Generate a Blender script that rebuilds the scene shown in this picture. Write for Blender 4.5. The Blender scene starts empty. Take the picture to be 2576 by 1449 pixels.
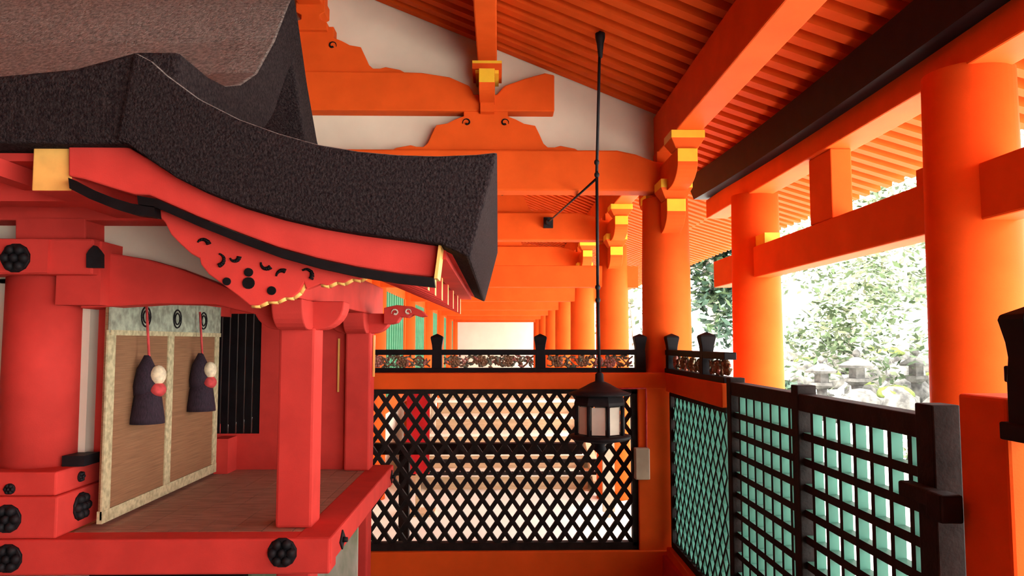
import bpy, math, random
from mathutils import Vector, Matrix
random.seed(7)

# ------------------------------------------------------------------ camera, sky, exposure
scene = bpy.context.scene
CAM_Z = 1.5                      # eye height; heights below are given relative to the eye unless noted
F = 1900.0                       # focal length in pixels of the 2576-wide frame
PITCH = math.atan((860 - 724.5) / F)
YAW = math.atan(35 / F)
cd = bpy.data.cameras.new('camera'); cam = bpy.data.objects.new('camera', cd)
scene.collection.objects.link(cam)
cam.location = (0, 0, CAM_Z); cam.rotation_euler = (math.pi / 2 + PITCH, 0, -YAW)
cd.sensor_width = 36; cd.lens = F * 36 / 2576; cd.clip_start = 0.05; cd.clip_end = 400
scene.camera = cam

world = bpy.data.worlds.new('overcast_sky'); scene.world = world; world.use_nodes = True
bg = world.node_tree.nodes['Background']
bg.inputs['Color'].default_value = (1.0, 0.985, 0.96, 1); bg.inputs['Strength'].default_value = 1.0
sun_d = bpy.data.lights.new('hazy_sun', 'SUN'); sun_d.energy = 3.0; sun_d.angle = math.radians(8); sun_d.color = (1, .96, .88)
sun = bpy.data.objects.new('hazy_sun', sun_d); scene.collection.objects.link(sun)
sun.rotation_euler = Vector((.34, .22, -.91)).to_track_quat('-Z', 'Y').to_euler()
vs = scene.view_settings
vs.view_transform = 'Standard'; vs.look = 'None'; vs.gamma = 1; vs.use_curve_mapping = False
vs.exposure = 3.22

# ------------------------------------------------------------------ materials
MATS = {}
def mat(name, col, rough=.55, var=.12, scale=14, bump=.0, bscale=60, metal=0., col2=None, stretch=None, spec=.25):
    m = bpy.data.materials.new(name); m.use_nodes = True
    nt = m.node_tree; b = nt.nodes['Principled BSDF']
    b.inputs['Roughness'].default_value = rough; b.inputs['Metallic'].default_value = metal
    b.inputs['Specular IOR Level'].default_value = spec
    tc = nt.nodes.new('ShaderNodeTexCoord'); src = tc.outputs['Object']
    if stretch:
        mp = nt.nodes.new('ShaderNodeMapping'); mp.inputs['Scale'].default_value = stretch
        nt.links.new(src, mp.inputs['Vector']); src = mp.outputs['Vector']
    n = nt.nodes.new('ShaderNodeTexNoise'); n.inputs['Scale'].default_value = scale; n.inputs['Detail'].default_value = 6
    nt.links.new(src, n.inputs['Vector'])
    r = nt.nodes.new('ShaderNodeValToRGB')
    c2 = col2 or tuple(max(0, c * (1 - var)) for c in col)
    c1 = col if col2 else tuple(min(1, c * (1 + var)) for c in col)
    r.color_ramp.elements[0].color = (*c2, 1); r.color_ramp.elements[1].color = (*c1, 1)
    r.color_ramp.elements[0].position = .35; r.color_ramp.elements[1].position = .65
    nt.links.new(n.outputs['Fac'], r.inputs['Fac']); nt.links.new(r.outputs['Color'], b.inputs['Base Color'])
    if bump:
        n2 = nt.nodes.new('ShaderNodeTexNoise'); n2.inputs['Scale'].default_value = bscale; n2.inputs['Detail'].default_value = 4
        nt.links.new(src, n2.inputs['Vector'])
        bp = nt.nodes.new('ShaderNodeBump'); bp.inputs['Strength'].default_value = bump; bp.inputs['Distance'].default_value = .02
        nt.links.new(n2.outputs['Fac'], bp.inputs['Height']); nt.links.new(bp.outputs['Normal'], b.inputs['Normal'])
    MATS[name] = m
    return m
VERM = mat('corridor_vermilion', (.68, .092, .013), .6, .07, 5, .05, 200, spec=.03)
CINN = mat('shrine_cinnabar', (.58, .050, .040), .65, .09, 6, .05, 200, spec=.05)
OCHRE = mat('ochre_end_paint', (.80, .50, .03), .5, .05)
GOLD = mat('gold_edge', (.85, .46, .12), .45, .08)
BLACK = mat('black_lacquer', (.005, .004, .005), .6, .3, spec=.12)
BLOCKW = mat('light_block_dark', (.07, .03, .02), .7, .3, 8)  # dark tone so the added light-blocking walls bounce little light
DARKW = mat('dark_stained_wood', (.013, .010, .009), .7, .35, 18, .1, 90, spec=.12)
IRON = mat('dark_iron', (.009, .008, .010), .6, .3, 30, spec=.2)
TEAL = mat('verdigris_green_paint', (.055, .19, .14), .6, .10, 8)
GREENW = mat('green_window_paint', (.10, .36, .21), .6, .08, 8)
BARK = mat('cypress_bark_thatch', (.038, .028, .029), .95, .5, 90, .9, 130, col2=(.014, .009, .011), spec=.05)
BARKTOP = mat('lightened_bark_top', (.29, .27, .25), .95, .4, 60, .7, 110, col2=(.14, .13, .125), spec=.05)  # same bark coloured paler on top faces, standing in for light from above
PLAST = mat('cream_plaster', (.68, .62, .50), .85, .04, 4, .03, 150)
WALLW = mat('white_plaster', (.86, .82, .70), .85, .03, 3)
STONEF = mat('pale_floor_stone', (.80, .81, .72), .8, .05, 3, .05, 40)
NEARFL = mat('darkened_near_floor', (.19, .17, .15), .8, .25, 4, .2, 30)  # dark tone chosen to cut light bouncing off the unseen near floor
GRAVEL = mat('pale_gravel', (.86, .85, .80), .95, .06, 40, .3, 120)
FLOORW = mat('worn_brown_boards', (.34, .19, .13), .6, .25, 10, .1, 80, stretch=(1, 8, 1))
BLIND = mat('woven_reed', (.25, .125, .06), .75, .18, 30, .25, 200, stretch=(1, .15, 8))
BROCADE = mat('pale_brocade', (.46, .41, .24), .8, .25, 45, .1, 200)
VALANCE = mat('grey_green_brocade', (.30, .34, .26), .8, .30, 30, .1, 200)
TASSELD = mat('dark_silk', (.028, .016, .026), .8, .4, 60, .3, 200, stretch=(6, 6, .4))
TASSELR = mat('red_silk', (.55, .06, .06), .7, .2, 40)
TASSELW = mat('white_silk', (.72, .62, .42), .7, .2, 40)
PAPER = mat('lantern_paper', (.72, .70, .58), .8, .08, 8)
BOXM = mat('beige_box_metal', (.46, .38, .27), .6, .15, 8)
ROCK = mat('garden_rock', (.085, .082, .075), .9, .6, 5, .5, 20)
MOSS = mat('moss', (.07, .09, .02), .95, .3, 12, .5, 50)
LEAFA = mat('leaf_green', (.055, .085, .038), .6, .4, 3)
LEAFB = mat('leaf_dark', (.022, .045, .028), .6, .4, 3)
LEAFC = mat('leaf_pale', (.17, .20, .12), .6, .3, 3)
TRUNK = mat('pale_bark_branch', (.55, .50, .44), .9, .3, 20, .4, 60)
CARVG = mat('carving_grey_green', (.16, .17, .12), .6, .35, 40)
CARVB = mat('carving_brown', (.20, .115, .06), .6, .35, 40)
CARVP = mat('carving_pink', (.38, .17, .14), .6, .3, 40)
CLOTHR = mat('red_cloth', (.50, .008, .012), .8, .15, 10)
BEIGEW = mat('pale_cedar', (.55, .40, .24), .7, .12, 10, stretch=(1, 1, 6))
PAINTB = mat('painted_panel_wash', (.62, .62, .50), .8, .1, 6, col2=(.26, .34, .20), stretch=(2, 2, .6))

# ------------------------------------------------------------------ mesh helpers
def ray(px, py):
    u = (px - 1288) / F; v = (724.5 - py) / F
    dx, dy, dz = u, math.cos(PITCH) - v * math.sin(PITCH), math.sin(PITCH) + v * math.cos(PITCH)
    c, s = math.cos(YAW), math.sin(YAW)
    return dx * c + dy * s, -dx * s + dy * c, dz
def onY(px, py, Y):              # outline point in a plane of constant depth -> (x, z above eye)
    d = ray(px, py); return d[0] * Y / d[1], d[2] * Y / d[1]
def outline(pts, Y): return [onY(a, b, Y) for a, b in pts]

class MB:
    def __init__(s): s.v = []; s.f = []; s.m = []; s.sm = []
    def add(s, vs_, fs, m=0, smooth=False):
        o = len(s.v); s.v += [tuple(p) for p in vs_]
        for f in fs: s.f.append([o + i for i in f]); s.m.append(m); s.sm.append(smooth)
        return s
    def box(s, x0, x1, y0, y1, z0, z1, m=0, faces=None):
        vs_ = [(x, y, z) for z in (z0, z1) for y in (y0, y1) for x in (x0, x1)]
        fs = [(0, 2, 3, 1), (4, 5, 7, 6), (0, 1, 5, 4), (2, 6, 7, 3), (0, 4, 6, 2), (1, 3, 7, 5)]   # -z +z -y +y -x +x
        o = len(s.v); s.v += vs_
        for i, f in enumerate(fs):
            s.f.append([o + j for j in f]); s.sm.append(False)
            s.m.append(faces.get(('-z', '+z', '-y', '+y', '-x', '+x')[i], m) if faces else m)
        return s
    def _prism(s, A, B, m, side, capA, capB):
        n = len(A); o = len(s.v); s.v += A + B
        s.f.append([o + i for i in range(n)][::-1]); s.m.append(capA if capA is not None else m); s.sm.append(False)
        s.f.append([o + n + i for i in range(n)]); s.m.append(capB if capB is not None else m); s.sm.append(False)
        for i in range(n):
            j = (i + 1) % n
            s.f.append([o + i, o + j, o + n + j, o + n + i]); s.sm.append(False)
            s.m.append(side(i) if callable(side) else (m if side is None else side))
        return s
    def py(s, pts, y0, y1, m=0, side=None, capA=None, capB=None):     # polygon in x-z, extruded along y
        return s._prism([(x, y0, z) for x, z in pts], [(x, y1, z) for x, z in pts], m, side, capA, capB)
    def px(s, pts, x0, x1, m=0, side=None, capA=None, capB=None):     # polygon in y-z, extruded along x
        return s._prism([(x0, y, z) for y, z in pts], [(x1, y, z) for y, z in pts], m, side, capA, capB)
    def pz(s, pts, z0, z1, m=0, side=None):
        return s._prism([(x, y, z0) for x, y in pts], [(x, y, z1) for x, y in pts], m, side, None, None)
    def rod(s, p0, p1, r0, r1=None, n=10, m=0, cap=True):
        p0, p1 = Vector(p0), Vector(p1); r1 = r0 if r1 is None else r1
        d = (p1 - p0).normalized(); a = d.orthogonal().normalized(); b = d.cross(a)
        o = len(s.v)
        for p, r in ((p0, r0), (p1, r1)):
            for i in range(n):
                t = 2 * math.pi * i / n; s.v.append(tuple(p + a * (r * math.cos(t)) + b * (r * math.sin(t))))
        for i in range(n):
            j = (i + 1) % n; s.f.append([o + i, o + j, o + n + j, o + n + i]); s.m.append(m); s.sm.append(True)
        if cap:
            s.f.append([o + i for i in range(n)][::-1]); s.m.append(m); s.sm.append(False)
            s.f.append([o + n + i for i in range(n)]); s.m.append(m); s.sm.append(False)
        return s
    def tube(s, pts, r, n=6, m=0):
        for i in range(len(pts) - 1):
            ra = r[i] if isinstance(r, list) else r; rb = r[i + 1] if isinstance(r, list) else r
            s.rod(pts[i], pts[i + 1], ra, rb, n, m)
        return s
    def lathe(s, prof, cx, cy, n=24, m=0, rot=0, smooth=True):
        o = len(s.v)
        for r, z in prof:
            for i in range(n):
                t = 2 * math.pi * i / n + rot; s.v.append((cx + r * math.cos(t), cy + r * math.sin(t), z))
        for k in range(len(prof) - 1):
            for i in range(n):
                j = (i + 1) % n; s.f.append([o + k * n + i, o + k * n + j, o + (k + 1) * n + j, o + (k + 1) * n + i]); s.m.append(m); s.sm.append(smooth)
        s.f.append([o + i for i in range(n)][::-1]); s.m.append(m); s.sm.append(False)
        q = o + (len(prof) - 1) * n; s.f.append([q + i for i in range(n)]); s.m.append(m); s.sm.append(False)
        return s
    def blob(s, c, rx, ry, rz, m=0, nu=10, nv=7, jit=0., rotz=0.):
        o = len(s.v); cr, sr = math.cos(rotz), math.sin(rotz)
        for k in range(nv + 1):
            ph = math.pi * k / nv
            for i in range(nu):
                t = 2 * math.pi * i / nu; q = 1 + random.uniform(-jit, jit)
                x, y, z = rx * math.sin(ph) * math.cos(t) * q, ry * math.sin(ph) * math.sin(t) * q, rz * math.cos(ph) * q
                s.v.append((c[0] + x * cr - y * sr, c[1] + x * sr + y * cr, c[2] + z))
        for k in range(nv):
            for i in range(nu):
                j = (i + 1) % nu; s.f.append([o + k * nu + i, o + (k + 1) * nu + i, o + (k + 1) * nu + j, o + k * nu + j]); s.m.append(m); s.sm.append(True)
        return s
    def bar(s, fn, p0, p1, w, d0, d1, m=0, mside=None):
        # flat bar in a panel plane: fn(s,z,d)->xyz ; p0,p1 in (s,z)
        dx, dz = p1[0] - p0[0], p1[1] - p0[1]; L = math.hypot(dx, dz); nx, nz = -dz / L * w / 2, dx / L * w / 2
        c = [(p0[0] + nx, p0[1] + nz), (p0[0] - nx, p0[1] - nz), (p1[0] - nx, p1[1] - nz), (p1[0] + nx, p1[1] + nz)]
        A = [fn(a, b, d0) for a, b in c]; B = [fn(a, b, d1) for a, b in c]
        return s._prism(A, B, m, mside, None, None)
    def mesh(s, name, mats, base=(0, 0, 0)):
        me = bpy.data.meshes.new(name)
        me.from_pydata([(x - base[0], y - base[1], z + CAM_Z - base[2]) for x, y, z in s.v], [], s.f)
        for mm in mats: me.materials.append(mm)
        me.polygons.foreach_set('material_index', s.m); me.polygons.foreach_set('use_smooth', s.sm)
        me.update()
        return me
COL = scene.collection
def wbase(o):
    b = Vector(o.location)
    while o.parent: o = o.parent; b += Vector(o.location)
    return b
def part(name, mb, mats, parent, bevel=0.):
    if not isinstance(mats, (list, tuple)): mats = [mats]
    ob = bpy.data.objects.new(name, mb.mesh(name, mats, wbase(parent))); ob.parent = parent
    COL.objects.link(ob)
    if bevel:
        bv = ob.modifiers.new('bevel', 'BEVEL'); bv.width = bevel; bv.segments = 2; bv.limit_method = 'ANGLE'
    return ob
def tag(o, label=None, cat=None, group=None, kind=None):
    if label: o['label'] = label
    if cat: o['category'] = cat
    if group: o['group'] = group
    if kind: o['kind'] = kind
    return o
def thing(name, base, label, cat, group=None, kind=None):       # base: world position of the empty (z above ground)
    o = bpy.data.objects.new(name, None); o.location = base; o.empty_display_size = .1
    COL.objects.link(o); return tag(o, label, cat, group, kind)
def solo(name, mb, mats, base, label, cat=None, group=None, kind=None, bevel=0.):
    if not isinstance(mats, (list, tuple)): mats = [mats]
    ob = bpy.data.objects.new(name, mb.mesh(name, mats, base)); ob.location = base; COL.objects.link(ob)
    if bevel:
        bv = ob.modifiers.new('bevel', 'BEVEL'); bv.width = bevel; bv.segments = 2; bv.limit_method = 'ANGLE'
    return tag(ob, label, cat, group, kind)
def share(name, mesh, parent, loc):
    ob = bpy.data.objects.new(name, mesh); ob.parent = parent; ob.location = loc; COL.objects.link(ob); return ob
def copy_tree(o, parent=None):
    c = o.copy(); COL.objects.link(c); c.parent = parent
    for ch in [x for x in o.children]: copy_tree(ch, c)
    return c
G = -CAM_Z                       # ground height relative to the eye

# ------------------------------------------------------------------ ground and corridor shell
ground = solo('ground', MB().box(-60, 90, -40, 110, G - .3, G - .02), GRAVEL, (0, 0, 0), 'white gravel ground of the bright garden outside the corridor', kind='structure')
solo('floor_near', MB().box(-4.9, 1.2, -4, 4.85, G - .02, G), NEARFL, (0, 0, 0), 'unseen floor under the shrine and before the lattice, darkened to cut bounced light', kind='structure')  # unseen stretch of floor, kept dark to hold down bounced light
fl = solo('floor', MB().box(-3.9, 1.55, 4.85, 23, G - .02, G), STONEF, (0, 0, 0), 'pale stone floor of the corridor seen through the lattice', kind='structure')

RIDGE = -1.24
def zi(x): return 1.968 - .41 * x                 # underside of the inner rafters
def zo(x): return 1.492 - .35 * (x - 1.16)        # underside of the outer rafters
def zf(x): return 1.25 - .30 * (x - 1.9)          # underside of the flying rafters
RH = .085
ceil = thing('ceiling', (RIDGE, 0, 0), 'vermilion boarded roof underside with close-set rafters above the corridor', None, kind='structure')
def slab(p, q, t): return [p, q, (q[0], q[1] + t), (p[0], p[1] + t)]
Y0, Y1 = -4.0, 22.6
part('roof_board', MB().py(slab((RIDGE, zi(RIDGE) + RH), (1.16, zi(1.16) + RH), .12), Y0, Y1), VERM, ceil)
part('roof_board', MB().py(slab((1.16, zo(1.16) + RH), (1.98, zo(1.98) + RH), .12), Y0, Y1), VERM, ceil)
part('roof_board', MB().py(slab((1.9, zf(1.9) + .07), (2.66, zf(2.66) + .07), .12), Y0, Y1), VERM, ceil)
part('roof_board', MB().py(slab((RIDGE, zi(RIDGE) + RH), (-5.0, zi(RIDGE) + RH - 1.42), .12), Y0, Y1), VERM, ceil)
part('eave_batten', MB().py([(2.56, zf(2.56) + .0701), (2.68, zf(2.68) + .0701), (2.68, zf(2.68) + .10), (2.56, zf(2.56) + .10)], Y0, Y1), VERM, ceil)
def rafter_mesh(fn, x0, x1, h, w, name, endm):
    mb = MB(); mb.py([(x0, fn(x0)), (x1, fn(x1)), (x1, fn(x1) + h), (x0, fn(x0) + h)], -w / 2, w / 2)
    mb.m[3] = endm
    return mb.mesh(name, [VERM, OCHRE], (RIDGE, 0, 0))
rm_in = rafter_mesh(zi, RIDGE, 1.16, RH - .002, .074, 'rafter', 0)
rm_out = rafter_mesh(zo, 1.16, 2.03, RH - .002, .074, 'outer_rafter', 1)
rm_fl = rafter_mesh(zf, 1.88, 2.62, .068, .066, 'flying_rafter', 1)
y = 1.3
while y < 22.4:
    share('rafter', rm_in, ceil, (0, y, 0)); share('outer_rafter', rm_out, ceil, (0, y, 0)); share('flying_rafter', rm_fl, ceil, (0, y, 0))
    y += .152

solo('wall_left_added', MB().box(-5.0, -4.9, -4, 22.6, G, 1.2), BLOCKW, (-4.95, 9, 0), 'added unseen dark wall at the far left, keeping stray light out', kind='structure')  # unseen wall, added to keep light off the camera-facing sides
solo('wall_back_added', MB().box(-5.0, 1.3, -4.1, -4.0, G, 2.4), BLOCKW, (-1.8, -4.05, 0), 'added unseen dark wall behind the viewer, blocking light from the back', kind='structure')  # unseen wall, added to block light from behind the camera

# purlins running away from the camera
solo('eave_purlin', MB().box(1.05, 1.21, -3.9, 22.5, 1.25, 1.515), VERM, (1.13, 0, 2.7), 'long red eave purlin carried on column brackets at the right roof edge', 'beam', bevel=.008)
solo('middle_purlin', MB().box(-.135, -.01, -3.9, 22.5, 1.80, zi(-.01) - .005), VERM, (-.07, 0, 3.3), 'bright red purlin running overhead between the sloping rafters', 'beam', bevel=.008)
solo('ridge_purlin', MB().box(RIDGE - .08, RIDGE + .08, -3.9, 22.5, 2.22, zi(RIDGE + .08) - .01), VERM, (RIDGE, 0, 3.7), 'red ridge purlin at the upper left edge of the gable', 'beam', bevel=.008)

# ------------------------------------------------------------------ columns with stepped brackets
TR = [5.0, 7.4, 10.0, 12.7, 15.3, 17.9, 20.5]
ordn = ['nearest', 'second', 'third', 'fourth', 'fifth', 'sixth', 'farthest']
def arc(c, r0, r1, a0, a1, n): return [(c[0] + r0 * math.cos(math.radians(a0 + (a1 - a0) * i / n)), c[1] + r1 * math.sin(math.radians(a0 + (a1 - a0) * i / n))) for i in range(n + 1)]
def arm_poly(Yc, half, ztop, zend, zbot):         # boat-shaped bracket arm, side view
    L = arc((Yc - half + .22, zend), .22, zend - zbot, 180, 270, 8); R = [(2 * Yc - a, b) for a, b in L[::-1]]
    return [(Yc - half, ztop)] + L + R + [(Yc + half, ztop)]
def add_brackets(root, X, Yc):
    n = len(arm_poly(Yc, .3, 1, .9, .8))
    def arm(half, ztop, zend, zbot):
        P = arm_poly(Yc, half, ztop, zend, zbot)
        mb = MB(); mb.px(P, X - .06, X + .06, 0, side=lambda i: 1 if i in (0, n - 2) else 0)
        return part('bracket_arm', mb, [VERM, OCHRE], root, .004)
    def block(yc, z0, z1, w):
        zm = z0 + (z1 - z0) * .55; a, b = w / 2, w / 2 - .035
        mb = MB(); mb.add([(X - b, yc - b, z0), (X + b, yc - b, z0), (X + b, yc + b, z0), (X - b, yc + b, z0), (X - a, yc - a, zm), (X + a, yc - a, zm), (X + a, yc + a, zm), (X - a, yc + a, zm),
                (X - a, yc - a, z1), (X + a, yc - a, z1), (X + a, yc + a, z1), (X - a, yc + a, z1)],
               [(3, 2, 1, 0), (0, 1, 5, 4), (1, 2, 6, 5), (2, 3, 7, 6), (3, 0, 4, 7)], 0)
        o = len(mb.v) - 12
        for f in ((4, 5, 9, 8), (5, 6, 10, 9), (6, 7, 11, 10), (7, 4, 8, 11), (8, 9, 10, 11)): mb.f.append([o + i for i in f]); mb.m.append(1); mb.sm.append(False)
        return part('bearing_block', mb, [VERM, OCHRE], root, .003)
    arm(.32, .90, .82, .70); arm(.62, 1.145, 1.065, .95)
    for yy in (-.24, .24): block(Yc + yy, .90, 1.022, .20)
    for yy in (-.54, .54): block(Yc + yy, 1.145, 1.25, .20)
    part('bracket_core', MB().box(X - .075, X + .075, Yc - .12, Yc + .12, .8, 1.25), VERM, root)
for i, yc in enumerate(TR):
    c = thing('round_column', (1.12, yc, 0), ('round orange column rising right behind the corner of the black lattice fence' if i == 0 else
              f'{ordn[i]} round orange column down the right side of the corridor' if i < 6 else 'farthest round orange column beside the white end wall'), 'column', 'right-hand corridor columns')
    part('shaft', MB().lathe([(.165, G), (.163, -.3), (.158, .5), (.150, .95)], 1.12, yc, 32), VERM, c)
    add_brackets(c, 1.12, yc)
    if i: part('tie_end', MB().box(1.2, 1.37, yc - .06, yc + .06, .53, .74), VERM, c)
for i, yc in enumerate(TR[1:], 1):
    c = thing('round_column', (-1.25, yc, 0), ('orange column of the green-windowed spine wall, ' + ('half hidden behind the shrine canopy post' if i == 1 else f'{ordn[i-1]} along the corridor' if i < 6 else 'last before the white end wall')), 'column', 'spine wall columns')
    part('shaft', MB().lathe([(.165, G), (.155, .98)], -1.25, yc, 28), VERM, c)

# spine wall with green windows
wl = thing('wall_center', (-1.25, 7, 0), 'orange spine wall with green panels between columns at the left of the corridor', None, kind='structure')
part('upper_wall', MB().box(-1.29, -1.21, 5.6, 22.4, .55, 1.0), VERM, wl)
part('lower_wall', MB().box(-1.29, -1.21, 5.6, 22.4, G, -.75), PLAST, wl)
part('waist_rail', MB().box(-1.32, -1.17, 5.6, 22.4, -.75, -.60), VERM, wl)
for i in range(len(TR)):
    a = TR[i] + .1; b = (TR[i + 1] if i + 1 < len(TR) else 22.4) - .1
    if i == 0: a = 5.7
    w = thing(f'window_{i+1}', (-1.25, (a + b) / 2, 0), ('green panelled window in the spine wall, ' + ordn[i] + ' from the lattice fence'), None, kind='structure')
    part('frame', MB().box(-1.28, -1.20, a, a + .35, -.6, .55).box(-1.28, -1.20, b - .16, b, -.6, .55), VERM, w)
    part('green_panel', MB().box(-1.27, -1.23, a + .35, b - .16, -.6, .55), GREENW, w)
    nb = 10
    bm_ = MB().box(-.012, .012, -.016, .016, -.575, .575).mesh('bar', [GREENW], (0, 0, CAM_Z))
    for k in range(nb):
        yy = a + .35 + (b - a - .51) * (k + .5) / nb
        share('bar', bm_, w, (.03, yy - (a + b) / 2, CAM_Z - .025))
solo('wall_end', MB().box(-5.0, 1.6, 22.45, 22.6, G, 2.3), WALLW, (0, 22.5, 0), 'white plaster wall closing the far end of the corridor', kind='structure')  # stretched unseen past the spine wall to shut sky light out

# ------------------------------------------------------------------ trusses
CX1 = -.083
def frog_poly(cx, Yp, k=1.0, drop=0):
    half = [(57, 258), (57, 287), (78, 295), (99, 306), (128, 311), (139, 334), (149, 357), (160, 367), (178, 367), (193, 363), (230, 370), (246, 379)]
    R = [(cx + a * Yp / 1905 * k, (861.5 - b) * Yp / 1880 * k + drop) for a, b in half]
    L = [(2 * cx - a, b) for a, b in R[::-1]]
    return R[::-1] + L[::-1]
def spiral(mb, cx, cz, y, r, sgn):
    pts = [(cx + sgn * r * (1 - .6 * t) * math.cos(math.radians(200 - 330 * t)), y, cz + r * (1 - .6 * t) * math.sin(math.radians(200 - 330 * t))) for t in [k / 14 for k in range(15)]]
    mb.tube(pts, [.002 + .006 * k / 14 for k in range(15)], 5)
def lower_beam(Yc, z0=.985, z1=1.255, x0=-3.5, x1=1.12):
    top = [(x1, z1 - .09), (x1 - .10, z1 - .07), (x1 - .22, z1 - .025), (x1 - .34, z1)]
    topL = [(x0 + x1 - a, b) for a, b in top[::-1]]
    return MB().py([(x0, z0), (x1, z0)] + top + topL, Yc - .085, Yc + .085)
for i, yc in enumerate(TR):
    lab = ('nearest gable truss with cream plaster and curved red beams above the fence' if i == 0 else f'{ordn[i]} red cross-beam frame along the corridor ceiling' if i < 6 else 'farthest red cross-beam frame by the white end wall')
    t = thing('roof_truss', (RIDGE, yc, 0), lab, 'truss', 'corridor trusses')
    yb = yc - .05
    part('rainbow_beam', lower_beam(yb), VERM, t, .012)
    fr = frog_poly(CX1, 4.87)
    k1 = part('frog_leg_strut', MB().py(fr, yb - .05, yb + .05), VERM, t, .004)
    fr2 = frog_poly(2 * RIDGE - CX1, 4.87)
    part('frog_leg_strut', MB().py(fr2, yb - .05, yb + .05), VERM, t, .004)
    if i < 3:
        for sx in (-1, 1):
            mb = MB(); spiral(mb, CX1 + sx * .125, 1.445, yb - .054, .028, -sx); part('scroll_mark', mb, BLACK, k1)
    up = outline([(1395, 279), (1395, 187), (1371, 182), (1320, 196), (1270, 214), (1250, 236), (1192, 236), (1180, 214), (1130, 192), (1060, 181), (1000, 179)], 4.87)
    upL = [(2 * RIDGE - a, b) for a, b in up[::-1]]
    part('upper_beam', MB().py(up + upL, yb - .07, yb + .07), VERM, t, .008)
    fr3 = [(a + (RIDGE - CX1), b + .525) for a, b in fr]
    k3 = part('frog_leg_strut', MB().py(fr3, yb - .05, yb + .05), VERM, t, .004)
    if i == 0:
        for sx in (-1, 1):
            mb = MB(); spiral(mb, RIDGE + sx * .14, 1.96, yb - .054, .028, -sx); part('scroll_mark', mb, BLACK, k3)
        # stepped bracket carrying the ridge on the upper strut
        part('bracket_arm', MB().py([(RIDGE - .11, 2.05), (RIDGE + .11, 2.05), (RIDGE + .11, 2.10), (RIDGE + .06, 2.12), (RIDGE + .06, 2.15), (RIDGE + .095, 2.17), (RIDGE + .095, 2.25), (RIDGE - .095, 2.25), (RIDGE - .095, 2.17), (RIDGE - .06, 2.15), (RIDGE - .06, 2.12), (RIDGE - .11, 2.10)], yb - .09, yb + .05), VERM, t, .004)
        xs = [(-3.5, 1.1), (1.1, 1.1), (1.1, zi(1.1) + .02), (RIDGE, zi(RIDGE) + .02), (-3.5, zi(RIDGE) + .02 - 1.42 * 2.26 / 3.76)]
        part('plaster_panel', MB().py(xs, yc, yc + .05), PLAST, t)
    # bracket under the middle purlin: an arm towards the camera with ochre end and a block
    for X in (CX1 + .01,):
        P = arm_poly(yb, .30, 1.72, 1.63, 1.56); n = len(P)
        part('bracket_arm', MB().px(P, X - .05, X + .05, 0, side=lambda q: 1 if q in (0, n - 2) else 0), [VERM, OCHRE], t, .003)
        part('bearing_block', MB().box(X - .095, X + .095, yb - .22, yb + .22, 1.782, 1.80, 1).box(X - .095, X + .095, yb - .22, yb + .22, 1.745, 1.782, 0).box(X - .075, X + .075, yb - .20, yb + .20, 1.722, 1.745, 1), [VERM, OCHRE], t)
        part('neck', MB().box(X - .045, X + .045, yb - .11, yb + .06, 1.50, 1.60), VERM, t)
    if i: part('penetrating_tie', MB().box(-1.2, 1.05, yb - .06, yb + .06, .53, .74), VERM, t, .006)

# ------------------------------------------------------------------ lattice fence, front run
def lattice_slats(root, fn, s0, s1, z0, z1, pitch_s, pitch_z, w, d, mats, phase=0.):
    sl = pitch_z / pitch_s
    for sgn in (1, -1):
        off = -(z1 - z0) / sl + phase if sgn > 0 else phase
        end = (s1 - s0) if sgn > 0 else (s1 - s0) + (z1 - z0) / sl
        a = off
        while a < end:
            # line s = s0 + a + sgn*(z-z0)/sl
            ta, tb = 0., z1 - z0
            lo, hi = (-a * sl, (s1 - s0 - a) * sl) if sgn > 0 else ((a - (s1 - s0)) * sl, a * sl)
            ta, tb = max(ta, lo), min(tb, hi)
            if tb - ta > .03:
                p0 = (s0 + a + sgn * ta / sl, z0 + ta); p1 = (s0 + a + sgn * tb / sl, z0 + tb)
                mb = MB().bar(fn, p0, p1, w, -d / 2 + sgn * .001, d / 2 + sgn * .001, 0, 1)
                part('slat', mb, mats, root)
            a += pitch_s
FY = 4.80
fence = thing('lattice_fence', (0, FY, 0), 'black diamond lattice panel in a red frame closing the corridor behind the hanging lantern', 'fence')
fnF = lambda s, z, d: (s, FY + d, z)
lattice_slats(fence, fnF, -.96, .845, -1.245, -.315,   .0935, .134, .0255, .026, [DARKW, DARKW], .02)
part('top_stile', MB().box(-.98, .875, FY - .03, FY + .03, -.325, -.296), DARKW, fence)
part('bottom_stile', MB().box(-.98, .875, FY - .03, FY + .03, -1.285, -1.24), DARKW, fence)
part('side_stile', MB().box(.84, .875, FY - .03, FY + .03, -1.26, -.31), DARKW, fence)
part('side_stile', MB().box(-.985, -.955, FY - .03, FY + .03, -1.26, -.31), DARKW, fence)
part('top_rail', MB().box(-1.13, 1.10, FY - .05, FY + .07, -.296, -.195), VERM, fence, .006)
part('sill', MB().box(-1.13, 1.10, FY - .06, FY + .08, G, -1.285), VERM, fence, .006)
part('corner_post', MB().box(.875, 1.095, FY - .045, FY + .065, G, -.25), VERM, fence, .006)
part('side_post', MB().box(-1.13, -1.05, FY - .06, FY + .06, G, -.10), VERM, fence, .006)
part('side_board', MB().box(-1.05, -.985, FY - .02, FY + .02, -1.285, -.296), VERM, fence)

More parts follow.
